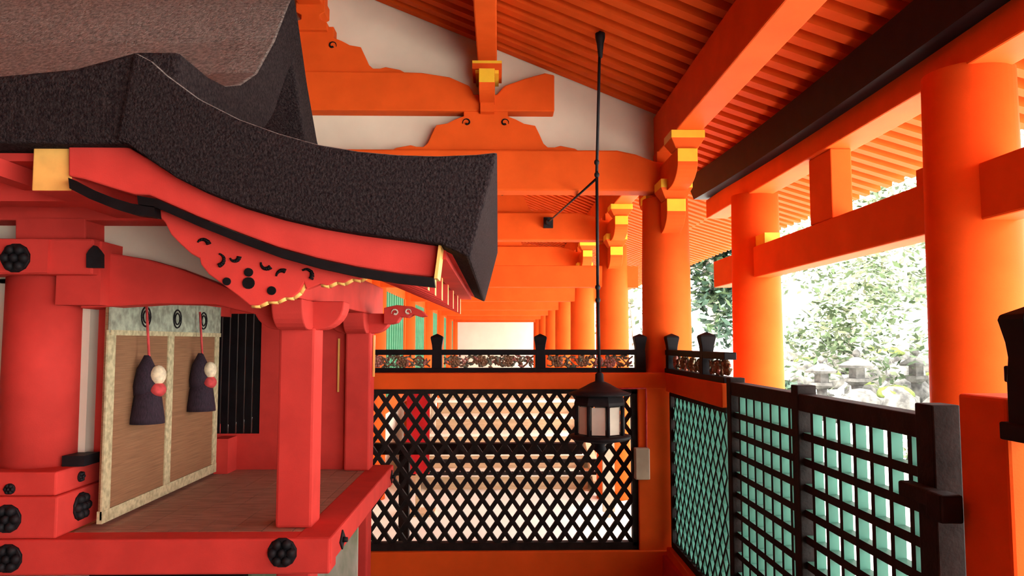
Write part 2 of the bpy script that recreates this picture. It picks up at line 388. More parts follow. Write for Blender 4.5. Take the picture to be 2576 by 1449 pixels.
# carved railing on top of the fence
def newel_mesh():
    mb = MB()
    prof = [(.034, -.205), (.034, -.10), (.031, -.05), (.034, -.02), (.043, .025), (.040, .035), (.004, .052)]
    return mb.lathe([(r * 1.35, z) for r, z in prof], 0, 0, 4, rot=math.pi / 4, smooth=False)
def carving(L, fn, seed):
    rnd = random.Random(seed); mb = MB(); zc_, hh = -.1265, .041
    def leaf(c, a, l, m):
        e = (min(L, max(0, c[0] + l * math.cos(a))), max(zc_ - hh, min(zc_ + hh, c[1] + l * math.sin(a))))
        d = rnd.uniform(-.008, .008)
        p, r = Vector(fn(c[0], c[1], d)), Vector(fn(e[0], e[1], d + rnd.uniform(-.006, .006)))
        if (r - p).length > .008:
            q = p.lerp(r, .55); mb.rod(p, q, .003, .0105, 6, m); mb.rod(q, r, .0105, .002, 6, m)
    n = max(8, int(L / .022))
    mb.tube([fn(L * k / n, zc_ + .034 * math.sin(k * 1.05 + seed), rnd.uniform(-.006, .006)) for k in range(n + 1)], .0065, 6, 1)
    mb.tube([fn(L * k / n, zc_ - .032 * math.sin(k * .8 + seed * 2), rnd.uniform(-.006, .006)) for k in range(n + 1)], .005, 6, 0)
    s = .035; nxt = .05
    while s < L - .02:
        if s >= nxt:                                 # peony: two rings of petals round a heart
            cz = zc_ + rnd.uniform(-.006, .006); m = rnd.choice((1, 1, 2))
            for rad, cnt, pr in ((.029, 9, .0125), (.014, 5, .010)):
                for q in range(cnt):
                    a = q * 2 * math.pi / cnt + rnd.random() * .3
                    mb.blob(fn(s + rad * math.cos(a), cz + rad * math.sin(a), -.004 if rad < .02 else 0), pr, pr * .8, pr, m, 7, 5, .12)
            mb.blob(fn(s, cz, -.010), .008, .008, .008, 1, 6, 4)
            nxt = s + rnd.uniform(.13, .19); s += .046
        else:
            for q in range(4):
                leaf((s + rnd.uniform(-.01, .01), zc_ + rnd.uniform(-.036, .036)), rnd.uniform(0, 6.28), rnd.uniform(.028, .05), rnd.choice((0, 0, 0, 1, 2)))
            s += rnd.uniform(.020, .030)
    return mb
RY = 4.93
rail = thing('carved_railing', (0, RY, 1.3), 'black railing with openwork peony carving and newels on top of the lattice fence', 'railing')
part('top_bar', MB().box(-1.05, .955, RY - .03, RY + .03, -.085, -.050), BLACK, rail, .004)
part('bottom_bar', MB().box(-1.05, .955, RY - .035, RY + .035, -.200, -.168), BLACK, rail, .004)
nx = [-1.03, -.395, .275, .925]
nwm = newel_mesh()
for k, xx in enumerate(nx):
    mb = MB(); mb.add([(x + xx, y_ + RY, z) for x, y_, z in nwm.v], nwm.f); part('newel', mb, BLACK, rail, .003)
for k in range(3):
    a, b = nx[k] + .045, nx[k + 1] - .045
    part('carving', carving(b - a, lambda s, z, d, a=a: (a + s, RY + d, z), 11 + k), [CARVG, CARVB, CARVP], rail)

# side run towards the camera
SX = 1.10
side = thing('side_lattice_fence', (SX, 4.2, 0), 'narrow diamond lattice panel with green-edged slats running toward the camera from the red corner', 'fence')
fnS = lambda s, z, d: (SX + d, s, z)
lattice_slats(side, fnS, 3.60, 4.70, -1.22, -.335, .0935, .134, .020, .034, [DARKW, TEAL], .03)
part('top_stile', MB().box(SX - .03, SX + .03, 3.56, 4.73, -.335, -.31), DARKW, side)
part('bottom_stile', MB().box(SX - .03, SX + .03, 3.56, 4.73, -1.26, -1.22), DARKW, side)
part('side_stile', MB().box(SX - .03, SX + .03, 4.70, 4.735, -1.25, -.32), DARKW, side)
part('top_rail', MB().box(SX - .05, SX + .06, 3.56, 4.74, -.31, -.195), VERM, side, .006)
part('sill', MB().box(SX - .06, SX + .06, 3.56, 4.74, G, -1.26), VERM, side, .006)
part('sill_edge', MB().box(SX - .085, SX - .06, 1.9, 4.74, G, -1.31), CINN, side)
srail = thing('carved_railing', (SX, 4.2, 1.3), 'short return of carved black railing with two newels right of the nearest round column', 'railing')
part('top_bar', MB().box(SX - .03, SX + .03, 3.57, 4.84, -.085, -.050), BLACK, srail, .004)
part('bottom_bar', MB().box(SX - .035, SX + .035, 3.57, 4.84, -.200, -.168), BLACK, srail, .004)
for yy in (4.78, 3.98):
    mb = MB(); mb.add([(x + SX, y_ + yy, z) for x, y_, z in nwm.v], nwm.f); part('newel', mb, BLACK, srail, .003)
for a, b, sd in ((4.03, 4.73, 21), (3.57, 3.93, 22)):
    part('carving', carving(b - a, lambda s, z, d, a=a: (SX + d, a + s, z), sd), [CARVG, CARVB, CARVP], srail)

# square lattice gate
gate = thing('lattice_gate', (SX, 2.7, 0), 'dark square-lattice gate with green inner edges on the right in front of the garden', 'gate')
PY = [3.50, 2.72, 1.89]
for k, yy in enumerate(PY):
    w = .030 if k < 2 else .040
    pp = part('post', MB().box(SX - .035, SX + .035, yy - w, yy + w, G, [-.165, -.155, -.155][k]), DARKW, gate, .004)
part('top_rail', MB().box(SX - .03, SX + .03, 1.89, 3.5, -.245, -.185), DARKW, gate, .004)
part('bottom_rail', MB().box(SX - .03, SX + .03, 1.89, 3.5, G + .02, G + .1), DARKW, gate, .004)
vb = MB().box(-.016, .016, -.011, .011, -1.155, 0, 1, {'-x': 0, '+x': 0}).mesh('upright', [DARKW, TEAL], (0, 0, CAM_Z))
for a, b, n in ((PY[0], PY[1], 8), (PY[1], PY[2], 8)):
    for k in range(1, n):
        share('upright', vb, gate, (0, a + (b - a) * k / n - 2.7, CAM_Z - .245))
hb = MB().box(-.016, .016, 1.89 - 2.7, 3.5 - 2.7, -.0135, .0135, 1, {'-x': 0, '+x': 0}).mesh('crossbar', [DARKW, TEAL], (0, 0, CAM_Z))
for k in range(1, 13): share('crossbar', hb, gate, (0, 0, CAM_Z - .245 - .0895 * k))
part('bolt', MB().box(SX - .09, SX - .036, 1.735, 1.80, -.415, -.35).box(SX - .07, SX - .03, 1.80, 1.96, -.395, -.355), DARKW, gate, .006)

# near end of the fence: red boarded section with carved rail
near = thing('boarded_fence', (SX, 1.3, 0), 'red boarded fence end at the lower right below a black newel', 'fence')
part('post', MB().box(SX - .02, SX + .10, 1.60, 1.77, G, -.12), VERM, near, .008)
part('board', MB().box(SX - .02, SX + .05, .55, 1.45, G, -.19), VERM, near)
nrail = thing('carved_railing', (SX, 1.3, 1.3), 'piece of carved black railing with a flared newel at the right photo edge', 'railing')
part('top_bar', MB().box(SX - .03, SX + .03, .6, 1.59, -.085, -.050), BLACK, nrail, .004)
part('bottom_bar', MB().box(SX - .04, SX + .04, .6, 1.597, -.205, -.168), BLACK, nrail, .004)
mb = MB(); mb.add([(x + SX, y_ + 1.545, z * 1.05 + .02) for x, y_, z in nwm.v], nwm.f); part('newel', mb, BLACK, nrail, .003)
part('carving', carving(.9, lambda s, z, d: (SX + d, .62 + s, z), 31), [CARVG, CARVB, CARVP], nrail)

# ------------------------------------------------------------------ torii
TX = 1.76
tor = thing('torii_gate', (TX, 3.93, 0), 'red torii with black-capped top beam standing between the fence and the garden', 'gate')
for yy in (5.10, 2.74):
    part('pillar', MB().lathe([(.175, G), (.165, -.2), (.155, 1.0)], TX, yy, 36), VERM, tor)
part('tie_beam', MB().box(TX - .065, TX + .065, 1.9, 5.89, .425, .63), VERM, tor, .008)
part('lower_lintel', MB().py([(TX - .085, .99), (TX + .085, .99), (TX + .085, 1.14), (TX - .085, 1.14)], 1.2, 6.0), VERM, tor, .008)
ny = 16
mb = MB(); vv = []; ff = []
for k in range(ny + 1):
    u = k / ny; yy = 1.0 + 5.05 * u; c = abs(u - .5) * 2; lift = .05 * c ** 2.2
    ex = .10 * (1 if k == ny else -1 if k == 0 else 0)
    vv += [(TX - .17, yy, 1.105 + lift), (TX + .17, yy, 1.105 + lift), (TX + .19, yy + ex * 1.6, 1.285 + lift * 1.3), (TX, yy + ex * 1.6, 1.33 + lift * 1.3), (TX - .19, yy + ex * 1.6, 1.285 + lift * 1.3)]
for k in range(ny):
    for q in range(5): ff.append((k * 5 + q, k * 5 + (q + 1) % 5, k * 5 + 5 + (q + 1) % 5, k * 5 + 5 + q))
ff += [(4, 3, 2, 1, 0), tuple(ny * 5 + q for q in range(5))]
mb.add(vv, ff); part('top_lintel', mb, BLACK, tor)
part('middle_strut', MB().box(TX - .06, TX + .05, 3.78, 4.05, .63, .99), VERM, tor, .006)
part('wedge', MB().py([(TX - .05, .63), (TX + .05, .63), (TX + .05, .70), (TX - .05, .70)], 4.78, 4.96), OCHRE, tor)
part('wedge', MB().box(TX - .05, TX + .05, 2.90, 3.02, .63, .70), VERM, tor)

# ------------------------------------------------------------------ hanging lantern
LX, LY = .555, 4.15
lan = thing('hanging_lantern', (LX, LY, 1.0), 'black iron hexagonal lantern with paper panes hanging on a long rod before the lattice', 'lantern')
part('rod', MB().tube([(LX, LY, -.19), (LX - .005, LY, .3), (LX - .005, LY, .95), (.575, LY, zi(.575) + .02)], .0085, 8), IRON, lan)
for zz in (.30, .23, .93, 1.0): part('joint', MB().blob((LX - .005, LY, zz), .015, .015, .018, 0, 8, 6), IRON, lan)
part('ceiling_cup', MB().lathe([(.012, 1.60), (.020, 1.68), (.028, 1.715), (.028, 1.74)], .575, LY, 12), IRON, lan)
st = part('stay', MB().tube([(LX - .005, LY, .91), (.484, 7.24, 1.155)], .008, 6), IRON, lan)
part('wall_bracket', MB().box(.44, .53, 7.215, 7.268, 1.10, 1.20).rod((.484, 7.10, 1.14), (.484, 7.22, 1.15), .03, .03, 8), IRON, lan)
part('cap', MB().lathe([(.165, -.290), (.172, -.280), (.12, -.262), (.085, -.245), (.05, -.225), (.024, -.215), (.022, -.175), (.010, -.165)], LX, LY, 30), IRON, lan)
part('upper_ring', MB().lathe([(.136, -.345), (.144, -.34), (.144, -.325), (.132, -.29)], LX, LY, 8, rot=.2, smooth=False), IRON, lan)
part('base_ring', MB().lathe([(.06, -.545), (.15, -.53), (.168, -.520), (.168, -.507), (.14, -.500)], LX, LY, 24), IRON, lan)
part('foot', MB().lathe([(.02, -.60), (.035, -.585), (.028, -.56), (.05, -.545)], LX, LY, 12), IRON, lan)
for k in range(8):
    a = .2 + k * math.pi / 4
    part('frame_bar', MB().rod((LX + .134 * math.cos(a), LY + .134 * math.sin(a), -.505), (LX + .134 * math.cos(a), LY + .134 * math.sin(a), -.33), .010, .010, 6), IRON, lan)
    b = a + math.pi / 4; A = Vector((LX + .126 * math.cos(a), LY + .126 * math.sin(a), 0)); B = Vector((LX + .126 * math.cos(b), LY + .126 * math.sin(b), 0))
    p, q = A.lerp(B, .13), A.lerp(B, .87); nrm = Vector(((A.x + B.x) / 2 - LX, (A.y + B.y) / 2 - LY, 0)).normalized() * .004
    z0, z1 = -.495, -.35
    pane = MB()._prism([(p.x, p.y, z0), (q.x, q.y, z0), (q.x, q.y, z1), (p.x, p.y, z1)], [(w.x - nrm.x, w.y - nrm.y, z) for w, z in ((p, z0), (q, z0), (q, z1), (p, z1))], 0, None, None, None)
    part('pane', pane, PAPER, lan)

# electrical box with its cable
eb = thing('junction_box', (.895, FY - .06, .655), 'small beige electrical box on the red corner post beside the lattice', 'electrical box')
part('case', MB().box(.845, .935, FY - .11, FY - .046, -.845, -.655), BOXM, eb, .006)
part('cable', MB().tube([(.925, FY - .052, -.66), (.928, FY - .052, -.35), (.925, FY - .056, -.29), (.72, FY - .056, -.292)], .005, 6), TASSELR, eb)

# ------------------------------------------------------------------ small shrine on the left
shr = thing('small_shrine', (-1.8, 3.85, 0), 'small red shrine with thick curved bark roof and raised floor filling the left side', 'shrine')
FZ = -.76; VY, VB = 2.45, 5.20
# canopy roof (bark)
top = [(335, 128), (380, 152), (420, 188), (500, 247), (600, 298), (700, 334), (800, 362), (900, 379), (1000, 388), (1100, 391), (1200, 387), (1253, 381)]
bot = [(1182, 648), (1105, 613), (1000, 598), (900, 585), (800, 568), (700, 545), (600, 515), (500, 475), (440, 445), (380, 405), (320, 362), (290, 352)]
cp = outline(top, VY) + outline(bot, VY)
n1 = len(top)
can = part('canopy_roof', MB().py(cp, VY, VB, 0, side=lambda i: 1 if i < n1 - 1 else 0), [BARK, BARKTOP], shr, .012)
# main roof: ridge runs left-right, flared eaves
prof = [(0, 1.80), (.09, 1.70), (.3, 1.43), (.55, 1.18), (.75, 1.06), (.92, .995), (1.1, .968), (1.355, .961)]
RC = 3.82; XR = [-1.06, -1.2, -1.4, -1.65, -2.2, -3.2, -4.3]
mb = MB(); ring = len(prof) * 4 - 2
sect = [(-d, z) for d, z in prof[::-1]] + [(d, z) for d, z in prof[1:]]
und = [(d, z - (.31 if abs(d) > .3 else .36)) for d, z in sect[::-1]]
full = sect + und; nf = len(full); ns = len(sect); vv = []; ff = []
for x in XR:
    t = max(0, min(1, (-1.2 - x) / .45)); sag = -.085 * (1 - (1 - t) ** 2)
    for q, (d, z) in enumerate(full): vv.append((x, RC + d, z + (sag * min(1, abs(d) / 1.3) if q < ns else 0)))
for k in range(len(XR) - 1):
    for q in range(nf): ff.append((k * nf + q, k * nf + (q + 1) % nf, (k + 1) * nf + (q + 1) % nf, (k + 1) * nf + q))
ff += [tuple(range(nf))[::-1], tuple((len(XR) - 1) * nf + q for q in range(nf))]
mb.add(vv, ff)
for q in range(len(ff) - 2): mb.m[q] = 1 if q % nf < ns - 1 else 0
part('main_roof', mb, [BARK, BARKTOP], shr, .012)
part('gable_board', MB().px([(RC - .95, .66), (RC - .35, 1.10), (RC, 1.38), (RC + .35, 1.10), (RC + .95, .66)], -1.36, -1.32), CINN, shr)

# bargeboard with black lower line and gold end
btop = outline([(180, 352), (290, 350), (380, 403), (500, 473), (600, 513), (700, 543), (800, 566), (900, 583), (1000, 596), (1108, 612)], 2.55)
blow = outline([(1092, 698), (1000, 688), (900, 672), (800, 650), (700, 622), (600, 585), (500, 545), (420, 510), (380, 493), (345, 492), (290, 476), (220, 454), (180, 446)], 2.55)
bb = part('bargeboard', MB().py(btop + blow, 2.53, 2.60), CINN, shr, .006)
def band(cur, w, y0, y1):
    lo = [(x + w * .15, z - w) for x, z in cur]; return MB().py(cur + lo[::-1], y0, y1)
part('black_line', band(outline([(352, 495), (400, 503), (500, 547), (600, 587), (700, 624), (800, 652), (900, 674), (1000, 690), (1092, 700)], 2.52)[::1], .031, 2.50, 2.545), BLACK, bb)
part('black_line', band(outline([(180, 450), (230, 476), (290, 500), (340, 515), (395, 522)], 2.52), .036, 2.50, 2.545), BLACK, bb)
part('gold_end', MB().py(outline([(1106, 612), (1113, 612), (1102, 702), (1094, 702)], 2.52), 2.49, 2.62), GOLD, bb)

# carved wing board below it
wout = [(385, 528), (440, 535), (520, 570), (620, 612), (720, 650), (820, 675), (925, 690), (905, 704), (885, 700), (865, 712), (845, 708), (825, 718), (805, 714), (770, 728), (765, 712), (752, 735), (735, 748), (715, 748), (695, 758), (670, 758), (650, 768), (628, 768), (600, 745), (560, 715), (525, 690), (505, 665), (502, 650), (480, 638), (455, 615), (430, 590), (415, 560)]
wb = part('wing_board', MB().py(outline(wout, 2.57), 2.57, 2.61), CINN, shr, .004)
gp = outline(wout[6:13], 2.56); gq = outline(wout[14:22], 2.56)
for g in (gp, gq):
    mb = MB(); mb.tube([(x, 2.585, z) for x, z in g], .009, 6)
    part('gold_edge', mb, GOLD, wb)
def mark(px_, py_, r, kind):
    x, z = onY(px_, py_, 2.565); s = 2.565 / F; mb = MB()
    if kind == 'dot': mb.rod((x, 2.563, z), (x, 2.572, z), r * s, r * s, 14)
    else:
        a0, a1 = kind
        pts = [(x + r * s * math.cos(math.radians(a0 + (a1 - a0) * k / 8)), 2.566, z + r * s * math.sin(math.radians(a0 + (a1 - a0) * k / 8))) for k in range(9)]
        mb.tube(pts, [.003 + .006 * k / 8 for k in range(9)], 5)
    part('carved_mark', mb, BLACK, wb)
for a in [(625, 685, 11, 'dot'), (625, 712, 15, 'dot'), (683, 731, 11, 'dot'), (570, 708, 10, 'dot'), (510, 617, 15, (150, 10)), (548, 653, 15, (80, -80)), (590, 645, 12, (200, 360)), (670, 662, 14, (170, 320)), (710, 695, 15, (180, 60)), (770, 692, 15, (130, -40))]: mark(*a)

# canopy soffit, rafters, beams
def zc(x): return .235 + .36 * (-.25 - x)
part('soffit', MB().py([(-.16, zc(-.16) + .10), (-1.15, zc(-1.15) + .10), (-1.15, zc(-1.15) + .15), (-.16, zc(-.16) + .15)], 2.62, 5.1), CINN, shr)
rmesh = None
for yy in (2.72, 3.02, 3.38, 3.78, 4.22, 4.68, 5.02):
    mb = MB().py([(-1.15, zc(-1.15)), (-.25, zc(-.25) - .05), (-.25, zc(-.25) + .05), (-1.15, zc(-1.15) + .1)], yy - .035, yy + .035); mb.m[3] = 1
    part('canopy_rafter', mb, [CINN, GOLD], shr)
part('eave_board', MB().box(-.26, -.18, 2.60, 5.1, .285, .33), CINN, shr)
part('canopy_purlin', MB().box(-.885, -.775, 2.70, 5.1, .17, .36), CINN, shr, .006)
mb = MB().box(-1.576, -1.442, 2.55, 5.0, .509, .679, 0, {'-y': 1}); part('front_purlin', mb, [CINN, GOLD], shr, .004)
part('eave_purlin', MB().box(-4.2, -1.60, 2.80, 2.93, .52, .64), CINN, shr)
for k in range(14):
    x = -1.72 - .16 * k
    part('eave_rafter', MB().box(x - .035, x + .035, 2.50, 3.3, .56, .62), CINN, shr)
part('eave_soffit', MB().box(-4.3, -1.25, 2.60, 5.1, .622, .65), CINN, shr)

# canopy posts with cross brackets
for yy in (3.235, 4.61):
    X = -.835
    p = part('canopy_post', MB().box(X - .075, X + .075, yy - .075, yy + .075, FZ, .06), CINN, shr, .012)
    L = lambda c, h: [(c - h, .17)] + arc((c - h + .11, .16), .11, .11, 180, 270, 7) + arc((c + h - .11, .16), .11, .11, 270, 360, 7) + [(c + h, .17)]
    part('bracket_arm', MB().px(L(yy, .24), X - .062, X + .062), CINN, p, .006)
    part('bracket_arm', MB().py(L(X, .19), yy - .062, yy + .062), CINN, p, .006)
part('under_post', MB().box(-.905, -.765, 4.54, 4.68, G, FZ - .08), CINN, shr, .01)
part('under_post', MB().box(-.905, -.765, 3.17, 3.31, G, FZ - .08), CINN, shr, .01)
# carved beam nose on the far post
nose = outline([(968, 775), (1000, 768), (1040, 772), (1062, 782), (1075, 795), (1060, 798), (1040, 792), (1028, 800), (1010, 797), (1000, 812), (985, 816), (968, 815)], 4.5)
nb_ = part('beam_nose', MB().py(nose, 4.46, 4.58), CINN, shr, .004)
mb = MB(); xz = onY(1015, 786, 4.455); spiral(mb, xz[0] - .05, xz[1], 4.457, .022, 1); spiral(mb, xz[0] + .025, xz[1] + .004, 4.457, .020, -1); part('white_scroll', mb, PLAST, nb_)

# tie from the body to the near canopy post, wall head
tie = outline([(200, 776), (200, 604), (232, 628), (300, 640), (370, 652), (440, 672), (520, 702), (600, 735), (655, 760), (690, 772), (690, 800), (640, 790), (540, 766), (400, 764), (300, 770)], 3.17)
part('curved_tie_beam', MB().py(tie, 3.17, 3.30), CINN, shr, .008)
part('plaster_infill', MB().box(-4.0, -.95, 3.27, 3.30, .25, .62), PLAST, shr)
part('wall_purlin', MB().box(-4.2, -1.25, 3.12, 3.34, .50, .62), CINN, shr, .008)
part('strut_block', MB().py(outline([(38, 545), (215, 545), (215, 606), (38, 606)], 3.12), 3.12, 3.34), CINN, shr, .006)
part('head_beam', MB().box(-4.2, -1.63, 3.05, 3.20, .27, .415), CINN, shr, .008)
bc = part('body_column', MB().lathe([(.152, -.51), (.148, .27)], -1.925, 3.25, 32), CINN, shr)
part('head_beam', MB().box(-1.80, -1.62, 3.1, 4.75, .15, .41), CINN, shr)
part('body_column', MB().lathe([(.152, -.51), (.148, .27)], -1.925, 4.6, 24), CINN, shr)
part('side_wall', MB().box(-4.1, -1.95, 3.27, 3.31, -.51, .27), PLAST, shr)
part('front_jamb', MB().box(-1.86, -1.745, 3.265, 3.335, -.508, .15), PLAST, shr)
part('door_post', MB().box(-1.80, -1.70, 3.335, 3.43, -.508, .15), CINN, shr)
part('door_panel', MB().box(-1.80, -1.76, 3.4, 4.6, FZ, .2), CINN, shr)
# base nageshi, with metal bosses
na = part('base_beam', MB().box(-4.0, -1.725, 3.03, 4.8, -.60, -.508), CINN, shr, .008)
nb2 = part('base_beam', MB().box(-4.0, -1.71, 3.015, 4.82, FZ, -.60), CINN, shr, .008)
part('corner_plate', MB().box(-1.78, -1.69, 3.16, 3.28, -.508, -.465), IRON, shr)
def boss(par, c, r, axis, n=6):
    mb = MB(); e = Vector((0, -1, 0)) if axis == 'y' else Vector((1, 0, 0)); c = Vector(c)
    mb.rod(c, c + e * .008, r, r * .93, n * 2)
    a = e.orthogonal().normalized(); b = e.cross(a)
    for k in range(n):
        t = 2 * math.pi * k / n + .26; q = c + e * .008 + (a * math.cos(t) + b * math.sin(t)) * r * .62
        mb.blob(q, r * .34, r * .34 if axis == 'y' else r * .34, r * .34, 0, 8, 5)
    mb.blob(c + e * .012, r * .3, r * .3, r * .3, 0, 8, 5)
    part('metal_boss', mb, IRON, par)
boss(na, (onY(25, 1230, 3.03)[0], 3.03, onY(25, 1230, 3.03)[1]), .022, 'y')
boss(nb2, (onY(18, 1305, 3.015)[0], 3.015, onY(18, 1305, 3.015)[1]), .056, 'y')
boss(na, (-1.725, 3.20, -.555), .022, 'x'); boss(nb2, (-1.71, 3.185, -.672), .058, 'x')
boss(na, (-1.725, 4.65, -.555), .022, 'x'); boss(nb2, (-1.71, 4.66, -.672), .05, 'x')
hb_ = part('head_band', MB().box(-2.08, -1.80, 3.035, 3.06, .275, .41), CINN, shr)
boss(hb_, (-1.926, 3.035, .334), .060, 'y')
bell = outline([(222, 674), (222, 640), (228, 630), (240, 618), (251, 630), (258, 640), (258, 674)], 3.045)
part('bell_boss', MB().py(bell, 3.03, 3.06), IRON, hb_)
# floor and edge beams
fl_ = part('raised_floor', MB().box(-1.71, -.68, 3.06, 4.74, FZ - .05, FZ - .004), FLOORW, shr)
for k in range(8):
    x0 = -1.70 + k * .125
    part('plank', MB().box(x0, x0 + .121, 3.12, 4.70, FZ - .004, FZ), FLOORW, fl_)
eb1 = part('edge_beam', MB().box(-4.0, -.65, 3.0, 3.12, FZ - .135, FZ), CINN, shr, .008)
eb2 = part('edge_beam', MB().box(-.79, -.645, 3.006, 4.755, FZ - .10, FZ + .002), CINN, shr, .008)
part('edge_beam', MB().box(-1.7, -.65, 4.66, 4.76, FZ - .12, FZ), CINN, shr, .008)
part('lower_beam', MB().box(-4.0, -.74, 3.05, 3.17, G, FZ - .20), CINN, shr)
part('lower_gap_block', MB().box(-1.6, -1.0, 3.06, 3.12, FZ - .21, FZ - .13), BLACK, shr)
boss(eb1, (onY(710, 1390, 3.0)[0], 3.0, onY(710, 1390, 3.0)[1]), .058, 'y')
boss(eb1, (onY(20, 1405, 3.0)[0], 3.0, onY(20, 1405, 3.0)[1]), .056, 'y')
for yy in (3.20, 4.66):
    mb = MB(); mb.px([(yy - .05, -.815), (yy, -.775), (yy + .05, -.815), (yy, -.855)], -.645, -.639).rod((-.64, yy, -.815), (-.62, yy, -.815), .012, .010, 8)
    part('metal_boss', mb, IRON, eb2)
# far side screen wall with slatted window
scr = part('screen_wall', MB().box(-1.72, -1.713, 4.60, 4.66, FZ, .30).box(-1.43, -.90, 4.60, 4.66, FZ, .30).box(-1.713, -1.43, 4.60, 4.66, FZ, -.548).box(-1.713, -1.43, 4.60, 4.66, .17, .30), CINN, shr)
for k in range(6):
    x = -1.713 + .283 * (k + .5) / 6
    part('window_slat', MB().box(x - .0195, x + .0195, 4.605, 4.62, -.548, .17), BLACK, scr)
part('corner_strip', MB().box(-.965, -.955, 4.585, 4.60, -.3, .02), GOLD, scr)
part('step_block', MB().box(-1.64, -1.56, 4.45, 4.60, FZ, -.56), CINN, shr)
part('hanging_plate', MB().box(-.757, -.748, 4.60, 4.63, -.21, .04), GOLD, shr)
part('painted_panel', MB().box(-1.6, -.78, 4.30, 4.33, G, FZ - .12), PAINTB, shr)

# bamboo blind and tassels
BX = -1.63
bl = thing('bamboo_blind', (BX, 3.8, .77), 'brown reed blind with pale brocade borders hanging in the shrine doorway', 'blind')
part('reed_sheet', MB().box(BX - .012, BX, 3.19, 4.44, -.72, .15), BLIND, bl)
for a, b in ((3.185, 3.25), (3.765, 3.83), (4.385, 4.445)): part('border_band', MB().box(BX - .002, BX + .006, a, b, -.73, .05), BROCADE, bl)
part('hem_band', MB().box(BX - .014, BX + .008, 3.185, 4.445, -.745, -.695), BROCADE, bl)
va = part('valance', MB().box(BX + .002, BX + .012, 3.19, 4.44, .04, .20), VALANCE, bl)
part('valance_edge', MB().box(BX + .010, BX + .016, 3.19, 4.44, .028, .05), BROCADE, va)
for yy in (3.50, 3.84, 4.18):
    mb = MB()
    for r in (.045, .028):
        mb.tube([(BX + .014, yy + r * math.cos(t), .115 + r * math.sin(t)) for t in [k * math.pi / 8 for k in range(17)]], .004, 5)
    part('crest_ring', mb, IRON, va)
for yy, nm in ((3.455, 'dark silk tassel with white and red knot on the near half of the blind'), (4.07, 'dark silk tassel with white and red knot near the far edge of the blind')):
    t = thing('tassel', (BX + .06, yy, .95), nm, 'tassel', 'blind tassels')
    X = BX + .055
    part('cord', MB().rod((X - .02, yy, .16), (X, yy, -.08), .006, .006, 6), TASSELR, t)
    part('loop', MB().lathe([(.012, -.06), (.04, -.12), (.055, -.20), (.05, -.24)], X - .01, yy, 14), TASSELD, t)
    part('white_knot', MB().blob((X + .040, yy + .004, -.15), .034, .04, .045, 0, 12, 8), TASSELW, t)
    part('red_knot', MB().blob((X + .040, yy + .004, -.215), .036, .044, .034, 0, 12, 8), TASSELR, t)
    part('skirt', MB().lathe([(.074, -.365), (.072, -.34), (.058, -.25), (.045, -.22), (.02, -.20)], X, yy, 18), TASSELD, t)

# cable hanging by the far post
solo('hanging_cable', MB().tube([(-1.035, 4.735, -.30), (-1.03, 4.735, -.5), (-1.02, 4.735, -.62)], .004, 6).box(-1.04, -1.0, 4.715, 4.74, -.65, -.615), IRON, (-1.03, 4.735, .85), 'thin black cable on the red post between the two canopy posts', 'cable')

# ------------------------------------------------------------------ things behind the lattice
bar = thing('barrier', (0, 5.6, 0), 'dark wooden barrier with a rail and post behind the diamond lattice', 'barrier')
part('rail', MB().box(-1.1, .62, 5.58, 5.66, -.82, -.74), DARKW, bar, .006)
part('post', MB().box(-.72, -.645, 5.58, 5.66, G, -.82), DARKW, bar, .006)
stp = thing('wooden_stair', (.1, 8.5, 0), 'pale cedar stair with white treads behind the lattice', 'stair')
for k in range(6):
    z0 = G + .16 * k; y0 = 7.8 + .34 * k
    part('riser', MB().box(-.72, .92, y0 + .03, y0 + .07, z0, z0 + .13), BEIGEW, stp)
    part('tread', MB().box(-.76, .96, y0, y0 + .36, z0 + .13, z0 + .16), WALLW, stp, .004)
for x in (-.85, 1.0):
    part('stringer', MB().px([(7.7, G), (9.9, G), (9.9, G + 1.02), (9.75, G + 1.02), (7.7, G + .1)], x - .04, x + .04), BEIGEW, stp)
for z in (.22, .34):
    part('kick_rail', MB().box(-1.0, 1.05, 7.55, 7.60, G + z - .03, G + z), DARKW, stp)
bn = thing('red_banner', (-.7, 6.7, 0), 'deep red cloth hanging on a stand behind the lattice left of the stair', 'banner')
part('cloth', MB().box(-.80, -.60, 6.7, 6.72, G + .35, -.45), CLOTHR, bn)
part('stand', MB().box(-.72, -.68, 6.725, 6.76, G, -.42).box(-.82, -.58, 6.725, 6.76, -.45, -.42).box(-.85, -.55, 6.62, 6.86, G, G + .03), BEIGEW, bn)
solo('notice_board', MB().box(.90, 1.0, 6.55, 6.60, G + .05, -.50).box(.93, .97, 6.57, 6.59, G, G + .06), BOXM, (.95, 6.57, 0), 'narrow grey board behind the lattice under the lantern', 'board')

